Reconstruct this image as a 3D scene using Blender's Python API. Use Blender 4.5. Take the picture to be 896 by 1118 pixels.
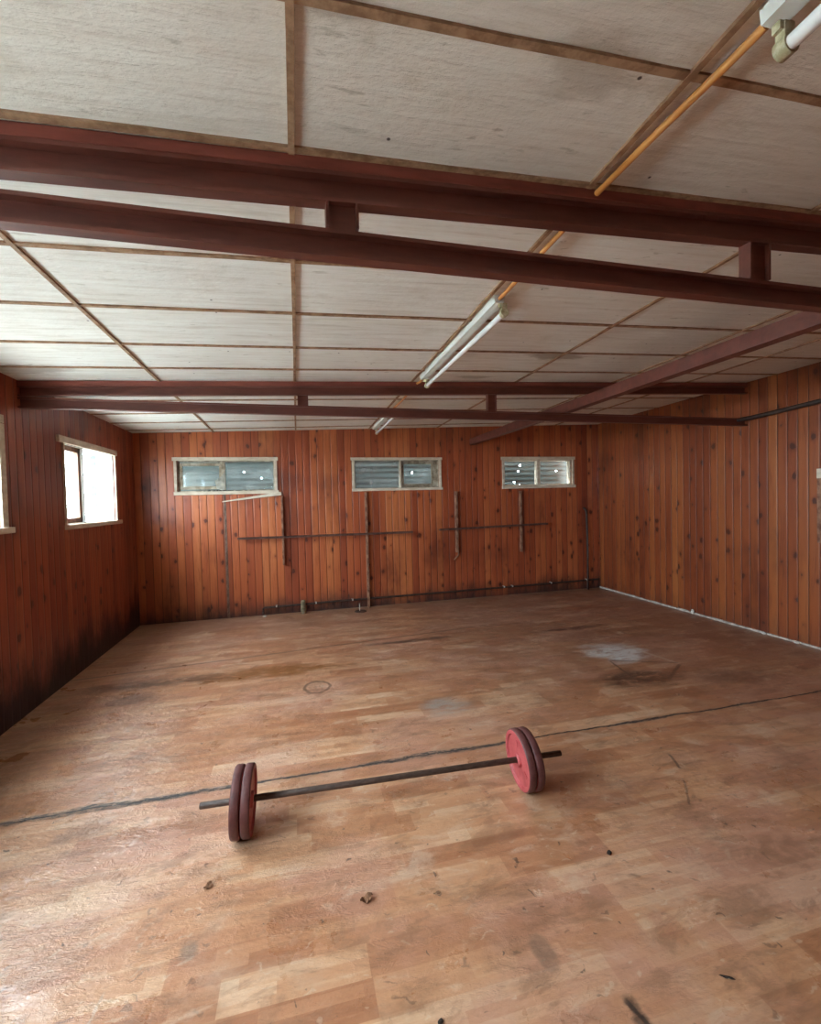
import bpy, bmesh, math, random
from mathutils import Vector, Matrix

for o in list(bpy.data.objects):
    bpy.data.objects.remove(o, do_unlink=True)
S = bpy.context.scene
COL = S.collection
R = random.Random(7)

# ------------------------------------------------------------------ camera
def make_camera():
    f, pitch, yaw, roll = 506.9, -0.02739, 0.24058, -0.02496
    cy, sy = math.cos(yaw), math.sin(yaw)
    fwd = Vector((sy * math.cos(pitch), cy * math.cos(pitch), math.sin(pitch)))
    r = Vector((cy, -sy, 0)); u = r.cross(fwd)
    c, s = math.cos(roll), math.sin(roll)
    r2 = c * r + s * u; u2 = -s * r + c * u
    cam = bpy.data.cameras.new('camera')
    cam.sensor_fit = 'HORIZONTAL'; cam.sensor_width = 36.0
    cam.lens = f * 36.0 / 896.0
    cam.clip_start = 0.05; cam.clip_end = 500
    ob = bpy.data.objects.new('camera', cam); COL.objects.link(ob)
    m = Matrix((r2, u2, -fwd)).transposed().to_4x4()
    m.translation = Vector((0, 0, 1.5))
    ob.matrix_world = m
    S.camera = ob
make_camera()

# ------------------------------------------------------------------ light and exposure
S.view_settings.view_transform = 'Standard'
S.view_settings.look = 'None'
S.view_settings.gamma = 1.0
S.view_settings.use_curve_mapping = False
S.view_settings.exposure = 0.80
SKY = 26.0
w = bpy.data.worlds.new('overcast_sky'); S.world = w; w.use_nodes = True
wn = w.node_tree
bg = wn.nodes['Background']
bg.inputs['Color'].default_value = (0.80, 0.92, 1.0, 1)
bg.inputs['Strength'].default_value = SKY

XL, XR, YB, YF = -1.951, 4.727, 6.477, -3.0
TB = 0.013                      # the back wall is a touch out of square
AX, AY, HC = 0.03304, -0.01408, 2.5618
def ceil_z(x, y): return HC + AX * x + AY * y

# ------------------------------------------------------------------ node helpers
class NT:
    def __init__(s, name, rough=0.5, spec=0.5):
        s.m = bpy.data.materials.new(name); s.m.use_nodes = True
        s.t = s.m.node_tree; s.n = s.t.nodes; s.l = s.t.links
        s.b = s.n['Principled BSDF']
        s.b.inputs['Roughness'].default_value = rough
        s.b.inputs['Specular IOR Level'].default_value = spec
    def put(s, sock, v):
        if isinstance(v, bpy.types.NodeSocket): s.l.new(v, sock)
        elif v is not None:
            if isinstance(v, tuple) and len(v) == 3 and len(sock.default_value) == 4: v = (*v, 1)
            sock.default_value = v
    def m1(s, op, a, b=None, c=None, clamp=False):
        n = s.n.new('ShaderNodeMath'); n.operation = op; n.use_clamp = clamp
        s.put(n.inputs[0], a)
        if b is not None: s.put(n.inputs[1], b)
        if c is not None: s.put(n.inputs[2], c)
        return n.outputs[0]
    def add(s, a, b): return s.m1('ADD', a, b)
    def sub(s, a, b): return s.m1('SUBTRACT', a, b)
    def mul(s, a, b): return s.m1('MULTIPLY', a, b)
    def div(s, a, b): return s.m1('DIVIDE', a, b)
    def mx(s, a, b): return s.m1('MAXIMUM', a, b)
    def mn(s, a, b): return s.m1('MINIMUM', a, b)
    def ss(s, v, lo, hi, a=0.0, b=1.0):
        n = s.n.new('ShaderNodeMapRange'); n.interpolation_type = 'SMOOTHSTEP'
        s.put(n.inputs['Value'], v)
        n.inputs['From Min'].default_value = lo; n.inputs['From Max'].default_value = hi
        n.inputs['To Min'].default_value = a; n.inputs['To Max'].default_value = b
        return n.outputs['Result']
    def coord(s):
        n = s.n.new('ShaderNodeTexCoord'); return n.outputs['Object']
    def sep(s, v):
        n = s.n.new('ShaderNodeSeparateXYZ'); s.l.new(v, n.inputs[0]); return n.outputs
    def com(s, x=0.0, y=0.0, z=0.0):
        n = s.n.new('ShaderNodeCombineXYZ')
        for i, v in enumerate((x, y, z)): s.put(n.inputs[i], v)
        return n.outputs[0]
    def noise(s, v, scale=5.0, detail=4.0, rough=0.55, dist=0.0):
        n = s.n.new('ShaderNodeTexNoise'); s.l.new(v, n.inputs['Vector'])
        n.inputs['Scale'].default_value = scale; n.inputs['Detail'].default_value = detail
        n.inputs['Roughness'].default_value = rough; n.inputs['Distortion'].default_value = dist
        return n.outputs['Fac']
    def white(s, v):
        n = s.n.new('ShaderNodeTexWhiteNoise'); n.noise_dimensions = '3D'; s.l.new(v, n.inputs['Vector'])
        return n.outputs['Value']
    def voro(s, v, scale=1.0, rnd=1.0, feature='F1', dims='2D'):
        n = s.n.new('ShaderNodeTexVoronoi'); n.voronoi_dimensions = dims; n.feature = feature
        s.l.new(v, n.inputs['Vector']); n.inputs['Scale'].default_value = scale
        n.inputs['Randomness'].default_value = rnd
        return n
    def mix(s, f, a, b, mode='MIX'):
        n = s.n.new('ShaderNodeMix'); n.data_type = 'RGBA'; n.blend_type = mode
        s.put(n.inputs['Factor'], f)
        A = [i for i in n.inputs if i.name == 'A' and i.type == 'RGBA'][0]
        B = [i for i in n.inputs if i.name == 'B' and i.type == 'RGBA'][0]
        s.put(A, a); s.put(B, b)
        return [o for o in n.outputs if o.type == 'RGBA'][0]
    def ramp(s, f, stops):
        n = s.n.new('ShaderNodeValToRGB'); s.put(n.inputs[0], f)
        e = n.color_ramp.elements
        while len(e) < len(stops): e.new(0.5)
        for i, (p, c) in enumerate(stops): e[i].position = p; e[i].color = (*c, 1)
        return n.outputs[0]
    def bump(s, h, strength=0.3, dist=0.01):
        n = s.n.new('ShaderNodeBump'); n.inputs['Strength'].default_value = strength
        n.inputs['Distance'].default_value = dist; s.l.new(h, n.inputs['Height'])
        s.l.new(n.outputs[0], s.b.inputs['Normal'])
    def ellipse(s, x, y, cx, cy, rx, ry, rot=0.0, soft=0.5, wob=None, amt=0.5):
        dx = s.sub(x, cx); dy = s.sub(y, cy)
        c, sn = math.cos(rot), math.sin(rot)
        u = s.div(s.add(s.mul(dx, c), s.mul(dy, sn)), rx)
        v = s.div(s.sub(s.mul(dy, c), s.mul(dx, sn)), ry)
        d = s.m1('SQRT', s.add(s.mul(u, u), s.mul(v, v)))
        if wob is not None: d = s.add(d, s.mul(s.sub(wob, 0.5), amt * 2))
        return s.ss(d, 1 - soft, 1.0 + soft * 0.3, 1.0, 0.0)
    def base(s, c): s.put(s.b.inputs['Base Color'], c)
    def rough(s, r): s.put(s.b.inputs['Roughness'], r)

# ------------------------------------------------------------------ materials
def mat_boards(name, axis, seed, tint=(1, 1, 1), bw=0.094, stain=1.0, dh=0.5):
    t = NT(name, 0.38, 0.45)
    p = t.coord(); x, y, z = t.sep(p)
    u = x if axis == 'x' else y
    ub = t.div(t.add(u, 20.0 + seed * 0.013), bw)
    # boards are not all of one width: shove the edges about
    b = t.m1('FLOOR', ub); fr = t.m1('FRACT', ub)
    r = t.white(t.com(b, seed, 3.0)); r2 = t.white(t.com(b, seed, 9.0))
    edge = t.mn(fr, t.sub(1.0, fr))
    groove = t.m1('MULTIPLY', t.ss(edge, 0.012, 0.060, 1.0, 0.0), t.ss(t.noise(t.com(t.mul(u, 12), t.mul(z, 1.1), 3), 1.0, 3), 0.3, 0.6, 0.45, 1.0))
    bead = t.ss(edge, 0.075, 0.14, 1.0, 0.0)
    dn = t.noise(t.com(t.mul(u, 5), t.mul(z, 1.3), t.mul(r, 30)), 1.0, 3)
    g = t.noise(t.com(t.add(t.mul(u, 55), t.mul(dn, 6)), t.mul(z, 2.2), t.mul(r, 90)), 1.0, 6, 0.65)
    g2 = t.noise(t.com(t.mul(u, 9), t.mul(z, 0.8), t.mul(r2, 50)), 1.0, 3)
    kv = t.voro(t.com(t.add(t.mul(u, 5.6), t.mul(dn, 0.5)), t.add(t.mul(z, 3.9), t.mul(r, 3.0)), 0), 1.0, 1.0)
    kd = kv.outputs['Distance']; kc = t.sep(kv.outputs['Color'])[0]
    ks = t.ss(kc, 0.40, 1.0, 0.0, 0.115)
    knd = t.add(kd, t.mul(t.sub(t.noise(p, 30, 4, 0.7), 0.5), 0.22))
    knot = t.m1('MULTIPLY', t.ss(t.sub(knd, ks), -0.02, 0.045, 1.0, 0.0), t.ss(kc, 0.40, 0.48))
    halo = t.m1('MULTIPLY', t.ss(t.sub(knd, ks), 0.0, 0.20, 1.0, 0.0), t.ss(kc, 0.40, 0.48))
    f = t.add(t.mul(r, 0.50), t.mul(g2, 0.5))
    c = t.ramp(f, [(0.12, (0.21, 0.042, 0.018)), (0.45, (0.34, 0.080, 0.029)), (0.68, (0.42, 0.118, 0.040)), (0.92, (0.52, 0.185, 0.066))])
    c = t.mix(t.ss(g, 0.5, 0.72, 0.0, 0.55), c, (0.15, 0.026, 0.011))
    c = t.mix(t.ss(g, 0.25, 0.42, 0.35, 0.0), c, (0.52, 0.17, 0.06))
    c = t.mix(t.mul(halo, 0.42), c, (0.15, 0.028, 0.012))
    c = t.mix(t.mul(knot, 0.85), c, (0.060, 0.013, 0.008))
    # grime: smears, and black damp along the floor
    sm = t.noise(t.com(t.mul(u, 1.7), t.mul(z, 0.9), seed), 1.0, 4, 0.6)
    c = t.mix(t.ss(sm, 0.50, 0.74, 0.0, 0.70), c, (0.10, 0.020, 0.011))
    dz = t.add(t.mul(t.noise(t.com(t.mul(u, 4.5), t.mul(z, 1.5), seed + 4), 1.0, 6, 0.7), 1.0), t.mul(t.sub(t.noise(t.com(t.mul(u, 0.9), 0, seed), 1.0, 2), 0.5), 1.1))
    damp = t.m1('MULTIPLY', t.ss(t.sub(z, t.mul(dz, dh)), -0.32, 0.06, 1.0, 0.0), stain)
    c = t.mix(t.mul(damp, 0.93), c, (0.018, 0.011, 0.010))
    c = t.mix(t.mul(groove, 0.80), c, (0.022, 0.006, 0.005))
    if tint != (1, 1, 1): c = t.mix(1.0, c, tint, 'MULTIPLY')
    t.base(c)
    t.rough(t.add(0.30, t.add(t.mul(g, 0.16), t.mul(damp, 0.3))))
    h = t.add(t.mul(t.add(groove, t.mul(bead, 0.35)), -1.0), t.add(t.mul(g, 0.07), t.mul(r, 0.12)))
    t.bump(h, 0.6, 0.005)
    return t.m

def mat_floor():
    t = NT('worn_parquet_vinyl', 0.4, 0.5)
    p = t.coord(); x, y, z = t.sep(p)
    wob = t.noise(p, 1.3, 5, 0.6)
    fine = t.noise(p, 9, 8, 0.7)
    # printed strips running across the room
    row = t.m1('FLOOR', t.div(t.add(y, 10.03), 0.118))
    rr = t.white(t.com(row, 1, 2))
    xo = t.add(t.div(t.add(x, 20), 0.46), t.mul(rr, 5.0))
    blk = t.white(t.com(row, t.m1('FLOOR', xo), 7))
    row2 = t.m1('FLOOR', t.div(t.add(y, 10.03), 0.0393))
    rr2 = t.white(t.com(row2, 5, 2))
    xo2 = t.add(t.div(t.add(x, 20), 0.31), t.mul(rr2, 7.0))
    blk2 = t.white(t.com(row2, t.m1('FLOOR', xo2), 3))
    grain = t.noise(t.com(t.mul(x, 5), t.mul(y, 55), blk), 1.0, 5, 0.6, 0.4)
    f = t.add(t.add(t.mul(blk, 0.40), t.mul(blk2, 0.22)), t.add(t.mul(grain, 0.26), t.mul(wob, 0.12)))
    c = t.ramp(f, [(0.18, (0.35, 0.138, 0.064)), (0.42, (0.47, 0.217, 0.110)), (0.60, (0.55, 0.285, 0.152)), (0.80, (0.68, 0.445, 0.285))])
    # pinkish and grey wear
    w1 = t.noise(t.com(t.mul(x, 1.0), t.mul(y, 1.6), 3.3), 1.1, 5, 0.62)
    c = t.mix(t.ss(w1, 0.44, 0.62, 0.0, 0.55), c, (0.54, 0.295, 0.215))
    w2 = t.noise(t.com(x, t.mul(y, 1.5), 8.1), 2.1, 6, 0.65)
    c = t.mix(t.ss(w2, 0.55, 0.75, 0.0, 0.45), c, (0.52, 0.41, 0.31))
    c = t.mix(t.ss(t.noise(t.com(x, t.mul(y, 2.5), 1.1), 2.6, 6, 0.65), 0.53, 0.74, 0.0, 0.65), c, (0.22, 0.105, 0.055))
    # darker brown towards the far right corner
    far = t.m1('MULTIPLY', t.ss(t.add(y, t.mul(x, 0.55)), 2.6, 6.4), t.ss(wob, 0.25, 0.6, 0.55, 1.0))
    c = t.mix(t.mul(far, 0.62), c, (0.135, 0.066, 0.040))
    # scuffs: short dark dashes and pale scratches
    def dashes(sx, sy, seed, lo, hi, thr):
        v = t.voro(t.add_v(p, t.com(seed, seed * 0.7, 0), (sx, sy, 1)), 1.0, 1.0)
        return t.m1('MULTIPLY', t.ss(v.outputs['Distance'], lo, hi, 1.0, 0.0), t.ss(t.sep(v.outputs['Color'])[0], thr, thr + 0.03))
    def addv(pp, off, sc):
        n = t.n.new('ShaderNodeVectorMath'); n.operation = 'MULTIPLY_ADD'
        dn = t.n.new('ShaderNodeVectorMath'); dn.operation = 'ADD'
        cn = t.n.new('ShaderNodeTexNoise'); cn.inputs['Scale'].default_value = 11; cn.inputs['Detail'].default_value = 5; t.l.new(pp, cn.inputs['Vector'])
        sc2 = t.n.new('ShaderNodeVectorMath'); sc2.operation = 'SCALE'; sc2.inputs['Scale'].default_value = 0.16
        t.l.new(cn.outputs['Color'], sc2.inputs[0]); t.l.new(pp, dn.inputs[0]); t.l.new(sc2.outputs[0], dn.inputs[1])
        t.l.new(dn.outputs[0], n.inputs[0]); n.inputs[1].default_value = sc; t.l.new(off, n.inputs[2])
        return n.outputs[0]
    t.add_v = addv
    d1 = dashes(5, 16, 3.1, 0.05, 0.10, 0.62)
    d2 = dashes(9, 8, 8.7, 0.03, 0.07, 0.80)
    d3 = dashes(7, 20, 14.2, 0.06, 0.14, 0.66)
    c = t.mix(t.mul(d1, 0.5), c, (0.11, 0.055, 0.035))
    c = t.mix(t.mul(d2, 0.75), c, (0.045, 0.028, 0.022))
    c = t.mix(t.mul(d3, 0.35), c, (0.66, 0.53, 0.40))
    fl = t.ss(t.noise(t.com(t.mul(x, 9), t.mul(y, 16), 5), 1.0, 8, 0.8), 0.60, 0.72)
    c = t.mix(t.mul(fl, 0.35), c, (0.15, 0.08, 0.052))
    m3 = t.noise(t.com(t.mul(x, 3.2), t.mul(y, 6.5), 9), 1.0, 9, 0.72, 0.6)
    c = t.mix(t.ss(m3, 0.50, 0.62, 0.0, 0.50), c, (0.24, 0.115, 0.062))
    c = t.mix(t.ss(m3, 0.34, 0.46, 0.42, 0.0), c, (0.66, 0.49, 0.36))
    m4 = t.noise(t.com(t.mul(x, 40), t.mul(y, 40), 9), 1.0, 3, 0.7)
    c = t.mix(t.m1('MULTIPLY', t.ss(m4, 0.66, 0.72, 0.0, 0.7), t.ss(wob, 0.45, 0.6)), c, (0.10, 0.055, 0.038))
    # the torn seam across the room
    yn = t.noise(t.com(t.mul(x, 2.3), 0, 0), 1.0, 6, 0.6)
    yl = t.add(2.588, t.mul(t.sub(yn, 0.5), 0.07))
    wn_ = t.noise(t.com(t.mul(x, 1.6), 4.0, 0), 1.0, 4, 0.6)
    wid = t.ss(wn_, 0.35, 0.65, 0.001, 0.016)
    wid = t.add(wid, t.add(t.ellipse(x, 0.0, -.95, 0, .55, 1, 0, .8), t.mul(t.ellipse(x, 0.0, .55, 0, .5, 1, 0, .8), 1.0)) if False else t.mul(t.mx(t.ellipse(x, 0.0, -.95, 0.0, .55, 1.0, 0, .8), t.ellipse(x, 0.0, .62, 0.0, .45, 1.0, 0, .8)), 0.016))
    dd = t.m1('ABSOLUTE', t.sub(t.add(y, t.mul(t.sub(fine, 0.5), 0.035)), yl))
    seam = t.m1('MULTIPLY', t.ss(t.sub(dd, wid), -0.006, 0.006, 1.0, 0.0), t.ss(t.noise(t.com(t.mul(x, 9), t.mul(y, 25), 3), 1.0, 6, 0.75), 0.36, 0.52, 0.35, 1.0))
    core = t.ss(dd, 0.003, 0.008, 1.0, 0.0)
    skirt = t.m1('MULTIPLY', t.ss(t.sub(dd, wid), 0.0, 0.035, 1.0, 0.0), t.ss(fine, 0.35, 0.7, 0.2, 1.0))
    c = t.mix(t.mul(skirt, 0.28), c, (0.26, 0.175, 0.125))
    chips = t.m1('MULTIPLY', seam, t.ss(t.noise(t.com(t.mul(x, 26), t.mul(y, 60), 1), 1.0, 5, 0.75), 0.46, 0.52))
    c = t.mix(t.mul(seam, 0.55), c, (0.17, 0.125, 0.095))
    c = t.mix(t.mul(chips, 0.9), c, (0.030, 0.024, 0.021))
    c = t.mix(t.mul(core, t.ss(t.noise(t.com(t.mul(x, 4), 2.0, 0), 1.0, 5, 0.7), 0.34, 0.52, 0.25, 1.0)), c, (0.016, 0.012, 0.011))
    # finer seam further back, with rusty stains below it
    y2 = t.add(4.805, t.mul(x, 0.115))
    d2b = t.m1('ABSOLUTE', t.sub(t.add(y, t.mul(t.sub(fine, 0.5), 0.02)), y2))
    s2 = t.m1('MULTIPLY', t.ss(d2b, 0.006, 0.024, 1.0, 0.0), t.ss(x, 1.7, 2.2, 1.0, 0.0))
    c = t.mix(t.mul(s2, 0.75), c, (0.11, 0.06, 0.035))
    wf = t.noise(t.com(t.mul(x, 2.2), t.mul(y, 5.5), 0), 1.0, 6, 0.7)
    brk = t.ss(t.noise(t.com(t.mul(x, 7), t.mul(y, 17), 4), 1.0, 8, 0.75, 0.4), 0.38, 0.52, 0.30, 1.25)
    for (cx, cy, rx, ry, col, k, am) in [
        (-0.25, 4.27, 0.62, 0.15, (0.21, 0.085, 0.025), 0.8, 0.9),
        (-1.15, 4.30, 0.50, 0.10, (0.14, 0.065, 0.03), 0.75, 0.9),
        (-1.30, 3.97, 0.16, 0.11, (0.17, 0.08, 0.04), 0.6, 0.8),
        (1.20, 4.76, 0.50, 0.05, (0.085, 0.05, 0.035), 0.85, 0.8),
        (2.95, 4.62, 0.40, 0.05, (0.085, 0.04, 0.03), 0.7, 0.8),
        (1.00, 3.17, 0.15, 0.13, (0.36, 0.33, 0.29), 0.6, 0.7),
        (2.90, 3.80, 0.26, 0.22, (0.62, 0.62, 0.60), 0.80, 0.8),
        (2.64, 3.22, 0.30, 0.17, (0.075, 0.035, 0.02), 0.75, 0.7),
        (3.35, 3.02, 0.30, 0.17, (0.10, 0.05, 0.03), 0.45, 0.8),
            (0.745, 1.35, 0.020, 0.045, (0.18, 0.11, 0.075), 0.4, 1.6),
        (-0.395, 1.675, 0.028, 0.040, (0.18, 0.12, 0.085), 0.5, 1.5),
        (0.912, 1.10, 0.020, 0.06, (0.04, 0.03, 0.024), 0.6, 1.6),
        (1.20, 1.33, 0.05, 0.05, (0.34, 0.11, 0.07), 0.5, 0.8),
        (-1.85, 3.0, 0.35, 1.1, (0.20, 0.10, 0.045), 0.5, 0.7),
    ]:
        e = t.m1('MULTIPLY', t.ellipse(x, y, cx, cy, rx * 1.25, ry * 1.25, 0.0, 0.6, wf, am * 1.3), brk)
        c = t.mix(t.mul(e, k), c, col)
    # scrawled ring
    ex = t.div(t.sub(x, 0.118), 0.118); ey = t.div(t.sub(y, 3.80), 0.135)
    ed = t.m1('SQRT', t.add(t.mul(ex, ex), t.mul(ey, ey)))
    ring = t.ss(t.m1('ABSOLUTE', t.sub(t.add(ed, t.mul(t.sub(fine, 0.5), 0.5)), 0.85)), 0.05, 0.16, 1.0, 0.0)
    inn = t.m1('MULTIPLY', t.ss(ed, 0.8, 0.9, 1.0, 0.0), t.ss(t.noise(t.com(t.mul(x, 30), t.mul(y, 12), 0), 1.0, 4), 0.5, 0.62))
    c = t.mix(t.mul(t.mx(ring, t.mul(inn, 0.6)), 0.7), c, (0.10, 0.055, 0.035))
    # straight cuts in the vinyl on the right
    def line(x0, y0, x1, y1, wd, col, k):
        L = math.hypot(x1 - x0, y1 - y0); ux, uy = (x1 - x0) / L, (y1 - y0) / L
        a = t.add(t.mul(t.sub(x, x0), ux), t.mul(t.sub(y, y0), uy))
        d = t.m1('ABSOLUTE', t.add(t.sub(t.mul(t.sub(y, y0), ux), t.mul(t.sub(x, x0), uy)), t.mul(t.sub(fine, 0.5), 0.03)))
        mk = t.m1('MULTIPLY', t.ss(d, wd * 0.4, wd, 1.0, 0.0), t.m1('MULTIPLY', t.ss(a, 0, 0.03), t.ss(a, L - 0.03, L, 1.0, 0.0)))
        return t.mix(t.mul(mk, k), c, col)
    c = line(3.10, 3.97, 3.22, 3.36, 0.022, (0.48, 0.40, 0.32), 0.7)
    c = line(3.22, 3.36, 2.86, 3.10, 0.020, (0.07, 0.035, 0.025), 0.65)
    c = line(2.70, 3.62, 3.24, 3.38, 0.016, (0.08, 0.04, 0.03), 0.7)
    c = line(2.70, 3.62, 2.62, 3.20, 0.014, (0.07, 0.035, 0.025), 0.7)
    c = line(2.04, 2.22, 1.98, 2.06, 0.011, (0.07, 0.04, 0.03), 0.7)
    c = line(1.93, 2.0, 1.78, 1.80, 0.007, (0.09, 0.05, 0.04), 0.6)
    c = line(0.898, 1.17, 0.925, 1.06, 0.010, (0.03, 0.022, 0.02), 0.8)
    c = line(-0.62, 1.60, -0.70, 1.05, 0.006, (0.52, 0.40, 0.30), 0.5)
    t.base(c)
    rg = t.noise(p, 3.5, 6, 0.6)
    rz = t.add(t.ss(rg, 0.3, 0.7, 0.24, 0.44), t.add(t.mul(far, 0.10), t.mul(seam, 0.3)))
    t.rough(rz); t.b.inputs['Specular IOR Level'].default_value = 0.75
    t.b.inputs['Coat Weight'].default_value = 0.3; t.b.inputs['Coat Roughness'].default_value = 0.33
    hb = t.add(t.mul(t.noise(t.com(x, t.mul(y, 1.6), 2), 3.0, 4, 0.55), 1.0), t.mul(t.noise(t.com(t.mul(x, 1.0), t.mul(y, 2.2), 6), 13.0, 5, 0.6), 0.28))
    rn = t.noise(t.com(t.mul(x, 3.0), t.mul(y, 6.0), 3), 1.0, 6, 0.7, 0.3)
    ridge = t.ss(t.m1('ABSOLUTE', t.sub(rn, 0.5)), 0.0, 0.035, 1.0, 0.0)
    rn2 = t.noise(t.com(t.mul(x, 9), t.mul(y, 15), 8), 1.0, 5, 0.7, 0.3)
    ridge2 = t.ss(t.m1('ABSOLUTE', t.sub(rn2, 0.5)), 0.0, 0.06, 1.0, 0.0)
    wear = t.m1('MULTIPLY', t.ss(x, -0.1, 1.2, 1.0, 0.35), t.ss(w1, 0.35, 0.6, 0.3, 1.0))
    hb = t.add(hb, t.mul(wear, t.add(t.mul(ridge, 0.11), t.mul(ridge2, 0.05))))
    hb = t.add(hb, t.mul(t.add(seam, core), -0.25))
    hb = t.add(hb, t.mul(t.noise(p, 70, 3, 0.6), 0.03))
    hb = t.add(hb, t.mul(t.noise(t.com(t.mul(x, 22), t.mul(y, 30), 1), 1.0, 4, 0.65), 0.10))
    t.bump(hb, 0.9, 0.012)
    t.l.new(t.b.inputs['Normal'].links[0].from_socket, t.b.inputs['Coat Normal'])
    return t.m

def mat_ceiling():
    t = NT('ceiling_board', 0.9, 0.15)
    p = t.coord(); x, y, z = t.sep(p)
    fib = t.noise(t.com(t.mul(x, 2.2), t.mul(y, 26), 0), 1.0, 7, 0.68, 0.3)
    blot = t.noise(p, 1.4, 5, 0.6)
    c = t.ramp(t.add(t.mul(fib, 0.65), t.mul(blot, 0.35)), [(0.30, (0.58, 0.53, 0.46)), (0.47, (0.78, 0.75, 0.70)), (0.66, (0.88, 0.88, 0.84))])
    # dimmer, browner light on the camera side of the first truss, put into the colour
    near = t.ss(y, 1.40, 1.50, 1.0, 0.0)
    rt = t.ss(x, 1.0, 3.5)
    c = t.mix(t.mul(near, 0.38), c, (0.62, 0.53, 0.43))
    c = t.mix(t.mul(rt, 0.40), c, (0.56, 0.50, 0.39))  # warm bounce light on the right side, painted into the boards
    st = t.ss(t.noise(t.com(x, t.mul(y, 1.3), 4), 2.3, 6, 0.62), 0.56, 0.76)
    c = t.mix(t.mul(st, t.ss(near, 0.0, 1.0, 0.30, 0.65)), c, (0.40, 0.31, 0.21))
    spn = t.noise(t.com(t.mul(x, 9), t.mul(y, 34), 2), 1.0, 5, 0.6, 0.5)
    spk = t.m1('MULTIPLY', t.ss(spn, 0.60, 0.70), t.ss(blot, 0.42, 0.6, 0.15, 1.0))
    c = t.mix(t.mul(spk, 0.55), c, (0.33, 0.29, 0.22))
    dk = t.voro(t.com(t.mul(x, 3.1), t.mul(y, 3.1), 0), 1.0, 1.0)
    dot = t.m1('MULTIPLY', t.ss(t.add(dk.outputs['Distance'], t.mul(fib, 0.02)), 0.02, 0.032, 1.0, 0.0), t.ss(t.sep(dk.outputs['Color'])[0], 0.72, 0.74))
    c = t.mix(t.mul(dot, 0.9), c, (0.05, 0.035, 0.03))
    for (cx, cy, rx, ry, k) in [(2.0, 3.25, 0.28, 0.10, 0.75), (3.35, 3.4, 0.3, 0.1, 0.6), (1.55, 3.85, 0.2, 0.05, 0.5), (0.1, 0.95, 0.12, 0.12, 0.55), (-1.75, 3.72, 0.28, 0.14, 0.6), (0.75, 1.05, 0.15, 0.1, 0.4)]:
        e = t.ellipse(x, y, cx, cy, rx, ry, 0, 0.5, t.noise(t.com(t.mul(x, 5), t.mul(y, 12), 0), 1.0, 5, 0.7), 0.9)
        c = t.mix(t.mul(e, k), c, (0.28, 0.21, 0.15))
    t.base(c)
    h = t.add(t.mul(fib, 1.0), t.mul(t.noise(t.com(t.mul(x, 1), t.mul(y, 1.8), 0), 22, 5, 0.65), 0.9))
    t.bump(h, 0.8, 0.007)
    return t.m

def mat_simple(name, c1, c2, scale=8, rough=0.6, spec=0.4, stretch=(1, 1, 1), bump=0.15, metal=0.0, lo=0.35, hi=0.65):
    t = NT(name, rough, spec)
    p = t.coord(); x, y, z = t.sep(p)
    v = t.com(t.mul(x, stretch[0]), t.mul(y, stretch[1]), t.mul(z, stretch[2]))
    n = t.noise(v, scale, 6, 0.65)
    t.base(t.mix(t.ss(n, lo, hi), c1, c2))
    t.b.inputs['Metallic'].default_value = metal
    if bump: t.bump(n, bump, 0.004)
    return t.m

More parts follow.
